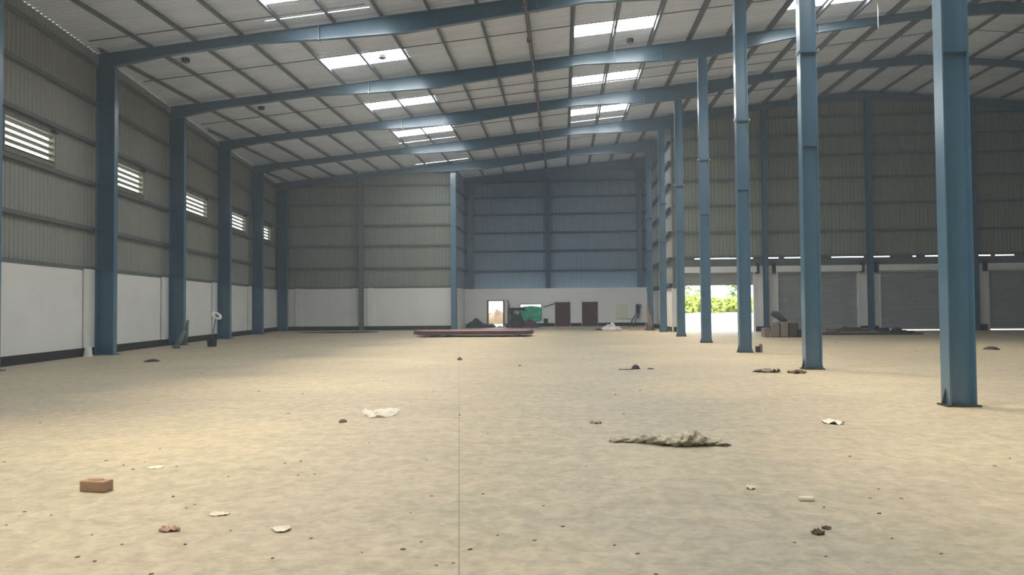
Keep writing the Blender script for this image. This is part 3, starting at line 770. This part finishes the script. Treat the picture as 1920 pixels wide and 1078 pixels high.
sheet('bark_strip', 2.42, 20.9, .1, .12, .03, M['leaf'], 'small dark flake right of the dark clod', 'debris', 22)
mound('dirt_clod', -3.42, 11.3, .07, .09, .05, M['leaf'], 'dark round clod just left of the clear plastic sheet', 'dirt clod', 6)
mound('dirt_clod', -3.48, 24.7, .09, .1, .09, M['leaf'], 'dark clod on the floor in front of the steel beams', 'dirt clod', 7)
mound('dirt_clod', -14.1, 24.5, .26, .3, .08, M['black'], 'flat dark scrap on the floor right of the nearest left column', 'scrap', 8)
mound('dirt_clod', 16.3, 29.5, .28, .35, .1, M['black'], 'flat dark scrap on the floor right of the nearest column', 'scrap', 10)
mound('dirt_clod', -1.32, 22.2, .0001 + .05, .05, .03, M['leaf'], 'tiny dark crumb on the floor near the saw cut', 'dirt clod', 12)
sheet('leaf', 1.93, 5.86, .055, .05, .03, M['leaf'], 'dark curled leaf at front right, left one of a close pair', 'leaf', 30)
sheet('leaf', 2.04, 6.0, .035, .03, .02, M['leaf'], 'dark curled leaf at front right, right one of a close pair', 'leaf', 31)
sheet('leaf', .47, 11.25, .1, .12, .03, M['rubble'], 'pale brown leaf behind the left end of the cloth', 'leaf', 32)
# small dark flecks
FL = [(-8.23, 11.15), (-6.52, 8.25), (-5.35, 8.35), (-4.85, 8.3), (-4.76, 7.91), (-4.99, 8.11), (-5.11, 9.08), (-4.34, 8.06), (-9.82, 17.14), (-10.0, 19.86), (-6.53, 15.5), (-5.39, 15.01), (-4.64, 12.22), (-2.71, 9.32), (-2.55, 9.57), (-3.03, 8.38), (-2.65, 7.74), (-2.81, 7.69), (-3.53, 7.6), (-3.18, 8.28), (-3.68, 6.77), (-4.41, 6.12), (-4.58, 5.82), (-3.35, 6.39), (-3.33, 6.5), (-2.65, 5.75), (-2.89, 6.21), (-3.32, 5.38), (-2.84, 5.4), (-3.29, 5.01), (-3.47, 5.09), (-3.7, 5.6), (-1.94, 5.58), (-1.46, 5.28), (-1.08, 5.54), (-0.77, 5.09), (-0.69, 5.38), (-0.52, 5.72), (-0.77, 6.97), (-1.07, 10.29), (-1.7, 12.04), (-2.86, 13.69), (-1.6, 8.53), (-1.24, 6.88), (-2.06, 5.13), (-4.32, 17.58), (-2.74, 15.44), (-1.32, 14.35), (-2.75, 4.79), (-1.32, 6.31), (-1.18, 5.36), (-0.88, 5.04), (-4.72, 6.21), (0.66, 24.76), (-0.54, 14.43), (-0.7, 12.58), (1.02, 14.87), (1.58, 15.57), (0.97, 12.22), (0.24, 10.8), (3.41, 12.85), (0.24, 8.23), (3.29, 8.84), (4.63, 8.37), (5.02, 8.77), (2.76, 6.95), (2.97, 7.29), (2.24, 6.63), (2.63, 6.45), (1.69, 5.64), (1.81, 5.34), (0.51, 5.34), (0.36, 5.52), (-0.23, 5.61), (-0.02, 5.97), (-0.19, 6.58), (2.63, 5.43), (0.59, 4.94), (2.44, 5.77), (3.03, 6.95), (13.25, 24.53), (11.77, 21.61), (13.04, 28.35), (12.55, 35.13)]
random.seed(5); protoF = []
for v in range(4):
    bm = bmesh.new(); n = 9; top = []; bo = []
    for i in range(n):
        a = 2 * math.pi * i / n; rr = 1 + .5 * noise.noise(Vector((math.cos(a), math.sin(a), v * 5.3)))
        top.append((.026 * rr * math.cos(a), .012 * rr * math.sin(a), .010 + .006 * noise.noise(Vector((i, v, 0))))); bo.append((.03 * rr * math.cos(a), .016 * rr * math.sin(a), 0))
    hexa(bm, bo, top); me = bpy.data.meshes.new('dirt_fleck'); bmesh.ops.recalc_face_normals(bm, faces=bm.faces); bm.to_mesh(me); bm.free(); me.materials.append(M['speck'] if v % 2 else M['leaf']); protoF.append(me)
for i, (x, y) in enumerate(FL):
    o = bpy.data.objects.new('dirt_fleck', protoF[i % 4]); COL.objects.link(o); s = (.35 + random.random() * .3) * (1 + max(0, y - 8) * .06)
    o.location = (x, y, 0); o.scale = (s, s * 1.2, s); o.rotation_euler = (0, 0, random.uniform(-.7, .7))
    tag(o, 'tiny dark fleck of dirt lying loose on the concrete floor', 'dirt', 'dirt flecks scattered on the floor')

# stack of primed beams on timber blocks
blab = ['front-most', 'second from the front', 'third from the front', 'fourth from the front', 'second from the back', 'rearmost']
for i in range(6):
    y0 = 43.75 + i * .56; x0 = -8.5 - .25 * (i % 3) - .1 * i; x1 = -2.1 + .12 * ((i * 2) % 3)
    bm = bmesh.new(); box(bm, x0, x1, y0, y0 + .5, .34, .365); box(bm, x0, x1, y0, y0 + .5, .13, .155); box(bm, x0, x1, y0 + .235, y0 + .265, .155, .34)
    tag(mesh('steel_beam', bm, M['redsteel']), 'red-brown steel beam lying flat in the low stack, %s' % blab[i], 'steel beam', 'steel beams in the low stack')
for i, (x, lb) in enumerate(((-8.2, 'left'), (-7.3, 'second left'), (-3.0, 'right'))):
    o = obox('timber_block', (x, x + .3, 43.7, 47.05, 0, .13), M['wood_dark']); tag(o, 'dark timber block under the %s end of the beam stack' % lb, 'timber block', 'blocks under the beam stack')
# dark sheet left of it
sheet('tarpaulin', -16.2, 53.2, 3.2, .8, .06, M['darkclutter'], 'thin dark sheet lying on the floor before the far left wall', 'tarpaulin', 41, 30, .02)
# around the doorway
mound('rubble_heap', -7.55, 64.2, .95, .55, .6, M['darkclutter'], 'dark grey heap on the floor left of the bright doorway', 'heap', 1)
mound('rubble_heap', -6.5, 64.45, .65, .4, .36, M['wood_dark'], 'brown heap at the foot of the doorway frame', 'heap', 2)
mound('sand_heap', -6.3, 69.5, 1.6, 1.2, 1.15, M['sand'], 'tan sand heap seen through the bright doorway', 'sand')
mound('rubble_heap', -4.1, 64.0, .95, .5, .9, M['darkclutter'], 'dark grey heap of sacks right of the bright doorway', 'heap', 5, .5, 3)
mound('sack_heap', -2.75, 63.6, .8, .45, .55, M['purple'], 'purple-brown sacks under the green tarpaulin', 'sacks', 6, .4, 3)
mound('paper_heap', -5.55, 63.6, .5, .3, .12, M['sack'], 'pale scraps on the floor in front of the doorway', 'scraps', 9, .5, 5)
r = thing('mixer_machine', 'black machine with a long arm between the doorway and the tarpaulin', 'machine', (-4.45, 64.85, 0))
obox('motor_box', (-.22, .1, -.2, .2, 1.15, 1.72), M['black'], r, .03)
bm = bmesh.new(); tube(bm, [(0, 0, 1.62), (1.1, 0, 1.6)], .09, 8); mesh('arm', bm, M['black'], r, True)
bm = bmesh.new(); tube(bm, [(-.45, 0, 2.4), (-.33, 0, 2.1), (-.38, 0, 0)], [.05, .06, .08], 8); mesh('mast', bm, M['brown_frame'], r)
for dx in (-.15, .35): 
    bm = bmesh.new(); tube(bm, [(dx * .3, 0, 1.2), (dx * 1.6, -.2, 0)], .04, 6); mesh('leg', bm, M['black'], r)
mound('rubble_heap', 3.55, 55.4, .85, .5, .32, M['sack'], 'pale sacks and scraps on the floor in front of the cream board', 'sacks', 12, .6, 5)
mound('rubble_heap', 2.65, 55.2, .3, .3, .18, M['darkclutter'], 'small dark lump at the left end of the pale sacks', 'heap', 14)
mound('rubble_heap', 5.5, 56.6, .9, .45, .12, M['rubble'], 'low pinkish rubble between the pale sacks and the sticks', 'rubble', 16, .8, 7)
mound('rubble_heap', 6.3, 54.6, .42, .4, .35, M['wood_dark'], 'dark lump at the foot of the leaning sticks', 'heap', 18)
for i, (a, b) in enumerate(((5.95, 6.55), (6.15, 6.6), (6.4, 6.5), (6.5, 6.62))):
    bm = bmesh.new(); tube(bm, [(a, 54.3 + i * .05, 0.02), (b, 57.9, 2.4 - .25 * i)], .035, 6)
    tag(mesh('stick', bm, M['pale_wood'], smooth=True), 'pale brown stick leaning at the seventh column, %s' % ['lowest at its foot and leftmost', 'second from the left', 'third from the left', 'rightmost and shortest'][i], 'stick', 'sticks leaning by the far column')
for i, (a, b, z) in enumerate(((5.6, 6.55, 1.5), (6.0, 6.75, 1.9))):
    bm = bmesh.new(); tube(bm, [(a, 64.1, .02), (b, 65.02, z)], .05, 6)
    tag(mesh('pole', bm, M['girt_blue'], smooth=True), 'dark pole leaning in the corner right of the extinguisher, %s' % ['shorter and left', 'longer and right'][i], 'pole')

# crate and junk on the right
r = thing('crate', 'brown wooden crate on the floor left of the second nearest column', 'crate', (11.35, 41.3, 0), rz=math.radians(-14))
for i in range(3): obox('side_board', (i * .45, i * .45 + .39, -.03, 0, .04, .78), M['wood_dark'] if i == 2 else M['wood'], r)
obox('end_board', (1.3, 1.34, 0, .8, .04, .78), M['wood_dark'], r); obox('lid', (0, 1.34, -.03, .8, .78, .82), M['wood'], r)
obox('back_board', (0, 1.34, .78, .82, .04, .78), M['wood'], r); obox('skid', (0, 1.3, 0, .78, 0, .04), M['wood_dark'], r); obox('left_board', (-.04, 0, -.03, .8, .04, .78), M['wood'], r)
o = obox('crate_block', (11.0, 11.3, 41.4, 42.1, 0, .5), M['wood']); tag(o, 'low wooden piece pushed against the left side of the crate', 'wood')
bm = bmesh.new(); tube(bm, [(11.55, 42.0, 1.32), (11.75, 41.9, 1.25), (12.0, 41.7, 1.02), (12.25, 41.6, .86)], [.12, .2, .16, .05], 8)
for v in bm.verts: v.co.z = max(v.co.z, .825)
tag(mesh('cloth_bundle', bm, M['darkclutter'], smooth=True), 'dark bundle heaped on top of the wooden crate', 'bundle')
o = obox('timber_offcut', (12.75, 13.15, 41.2, 41.6, 0, .42), M['wood_dark']); tag(o, 'small dark block at the right end of the crate', 'block')
r = thing('wood_offcut', 'small brown block at the foot of the third column', 'block', (7.2, 28.2, 0))
obox('block', (0, .12, 0, .25, 0, .22), M['wood_dark'], r); obox('upright', (.13, .2, 0, .2, 0, .3), M['wood'], r)
for i, (x0, x1, y0, y1, z, m, lb) in enumerate(((14.0, 20.6, 44.0, 45.6, .1, 'wood_dark', 'lowest dark board of the flat pile before the shutters'), (16.2, 19.3, 44.3, 45.9, .18, 'wood', 'brown board on top of the flat pile'), (15.9, 18.6, 46.2, 47.4, .3, 'wood', 'pale brown boards at the back of the flat pile'))):
    bm = bmesh.new(); box(bm, x0, x1, y0, y1, 0 if i in (0, 2) else .1, z); tag(mesh('board', bm, M[m], bevel=.01), lb, 'board', 'boards piled before the shutters')
mound('rubble_heap', 19.2, 44.6, 1.5, .5, .32, M['black'], 'black rubbish heaped on the right part of the flat pile', 'heap', 21, .5, 3)
mound('rubble_heap', 17.0, 45.1, 1.5, .6, .36, M['wood_dark'], 'brown rubbish heaped on the left part of the flat pile', 'heap', 22, .4, 3)
for i, x in enumerate((26.75, 27.6)):
    o = obox('rubber_stop', (x - .14, x + .14, Y5 - .5, Y5 - .2, 0, .4), M['black']); tag(o, 'black block %s of the post behind the nearest column' % ('left' if i == 0 else 'right'), 'block')

# lamp stand at the left wall
r = thing('floor_lamp', 'white round lamp head on a thin stem from a black bucket', 'lamp', (-16.75, 34.3, 0))
bm = bmesh.new(); tube(bm, [(0, 0, 0), (0, 0, .42)], [.2, .24], 14); mesh('bucket', bm, M['black'], r)
bm = bmesh.new(); tube(bm, [(.02, 0, .42), (.1, 0, .9), (.2, 0, 1.38)], .025, 8); mesh('stem', bm, M['girt'], r)
bm = bmesh.new(); c = Vector((.22, 0, 1.47)); tube(bm, [c + Vector((.2 * math.cos(a), .06 * math.sin(a), .11 * math.sin(a) - .09 * math.cos(a))) for a in [i * math.pi / 8 for i in range(16)]], .06, 8, True); mesh('lamp_head', bm, M['lamp'], r, True)
bm = bmesh.new(); tube(bm, [c + Vector((-.03, .0, 0)), c + Vector((.05, -.02, -.02))], .05, 8); mesh('lamp_centre', bm, M['girt'], r)
# oddments at column feet on the left
bm = bmesh.new(); tube(bm, [(0, 0, 0), (.01, 0, .36)], [.17, .12], 10); o = mesh('plaster_lump', bm, M['white']); o.location = (-18.25, 27.3, 0); tag(o, 'pale lump standing left of the foot of the nearest left column', 'block')
bm = bmesh.new(); tube(bm, [(0, 0, .1), (.1, .1, .35), (.22, .3, .8)], [.14, .13, .08], 10); tube(bm, [(0, 0, 0), (0, 0, .16)], .16, 10); o = mesh('sheet_roll', bm, M['girt'], smooth=True); o.location = (-17.75, 32.9, 0); tag(o, 'grey roll leaning on the foot of the second left column', 'roll')
bm = bmesh.new(); tube(bm, [(-18.62, 35.3, .05), (-18.6, 35.42, .6), (-18.62, 35.6, 1.25)], [.08, .1, .06], 8); tag(mesh('grey_bundle', bm, M['girt'], smooth=True), 'grey bundle upright at the right side of the second left column', 'bundle')

# ------------------------------------------------------------------ outdoors beyond the open door
def foliage(name, c, rx, ry, rz, n, m, label, cat, seed, leaf=.28, trunk=0):
    random.seed(seed); bm = bmesh.new()
    for i in range(n):
        while True:
            p = Vector((random.uniform(-1, 1), random.uniform(-1, 1), random.uniform(-1, 1)))
            if .35 < p.length < 1 + .25 * noise.noise(p * 2 + Vector((seed, 0, 0))): break
        q = Vector((c[0] + p.x * rx, c[1] + p.y * ry, max(c[2] + p.z * rz, c[3] if len(c) > 3 else .2)))
        a = Vector((random.gauss(0, 1), random.gauss(0, 1), random.gauss(0, 1))).normalized(); b = a.cross(Vector((random.gauss(0, 1), random.gauss(0, 1), random.gauss(0, 1)))).normalized()
        s = leaf * random.uniform(.6, 1.3); quad(bm, [q - a * s, q + b * s * .5, q + a * s, q - b * s * .5])
    r = thing(name, label, cat)
    mesh('foliage', bm, m, r)
    bm = bmesh.new(); z0 = .3; tube(bm, [(c[0], c[1], z0), (c[0] + .1, c[1], c[2])], [.12, .06], 6); mesh('stem', bm, M['wood_dark'], r)
    return r
bl = ['leftmost', 'second from the left', 'third from the left', 'third from the right', 'second from the right', 'rightmost']
for i in range(6):
    foliage('bush', (13.6 + i * 1.7, 84 + (i % 2) * 1.5, 1.7, .8), 1.25, 1.0, .95 + .35 * (i in (0, 1)), 900, M['grass'], 'yellow-green bush outside the open shutter door, %s' % bl[i], 'bush', 50 + i)
foliage('tree', (15.2, 98, 4.6, 1.2), 1.9, 1.6, 3.4, 1800, M['pale_tree'], 'pale hazy tree at the left of the open door view', 'tree', 71, .4)
foliage('tree', (22.6, 98, 4.9, 1.2), 1.5, 1.5, 3.6, 1600, M['pale_tree'], 'pale hazy tree at the right of the open door view', 'tree', 72, .4)
foliage('tree', (19.0, 108, 3.4, 1.2), 1.9, 1.5, 1.9, 1200, M['pale_tree'], 'lower distant pale tree between the two hazy trees', 'tree', 73, .4)

# ------------------------------------------------------------------ added thin haze volume imitating lens veil and glow at the skylights
hm = bpy.data.materials.new('veil_haze'); hm.use_nodes = True; nt = hm.node_tree; nt.nodes.clear()
out = nt.nodes.new('ShaderNodeOutputMaterial'); vs = nt.nodes.new('ShaderNodeVolumeScatter')
vs.inputs['Color'].default_value = (.80, .90, 1, 1); vs.inputs['Density'].default_value = HAZE; vs.inputs['Anisotropy'].default_value = .3
nt.links.new(vs.outputs[0], out.inputs['Volume'])
bm = bmesh.new(); box(bm, -24.5, XR + .4, Y0 + .1, Y5 + .35, -.1, 17)
o = mesh('haze', bm, hm); o['kind'] = 'stuff'; tag(o, 'faint added haze imitating the lens veil under the skylights', 'haze')
sc.cycles.volume_bounces = 0
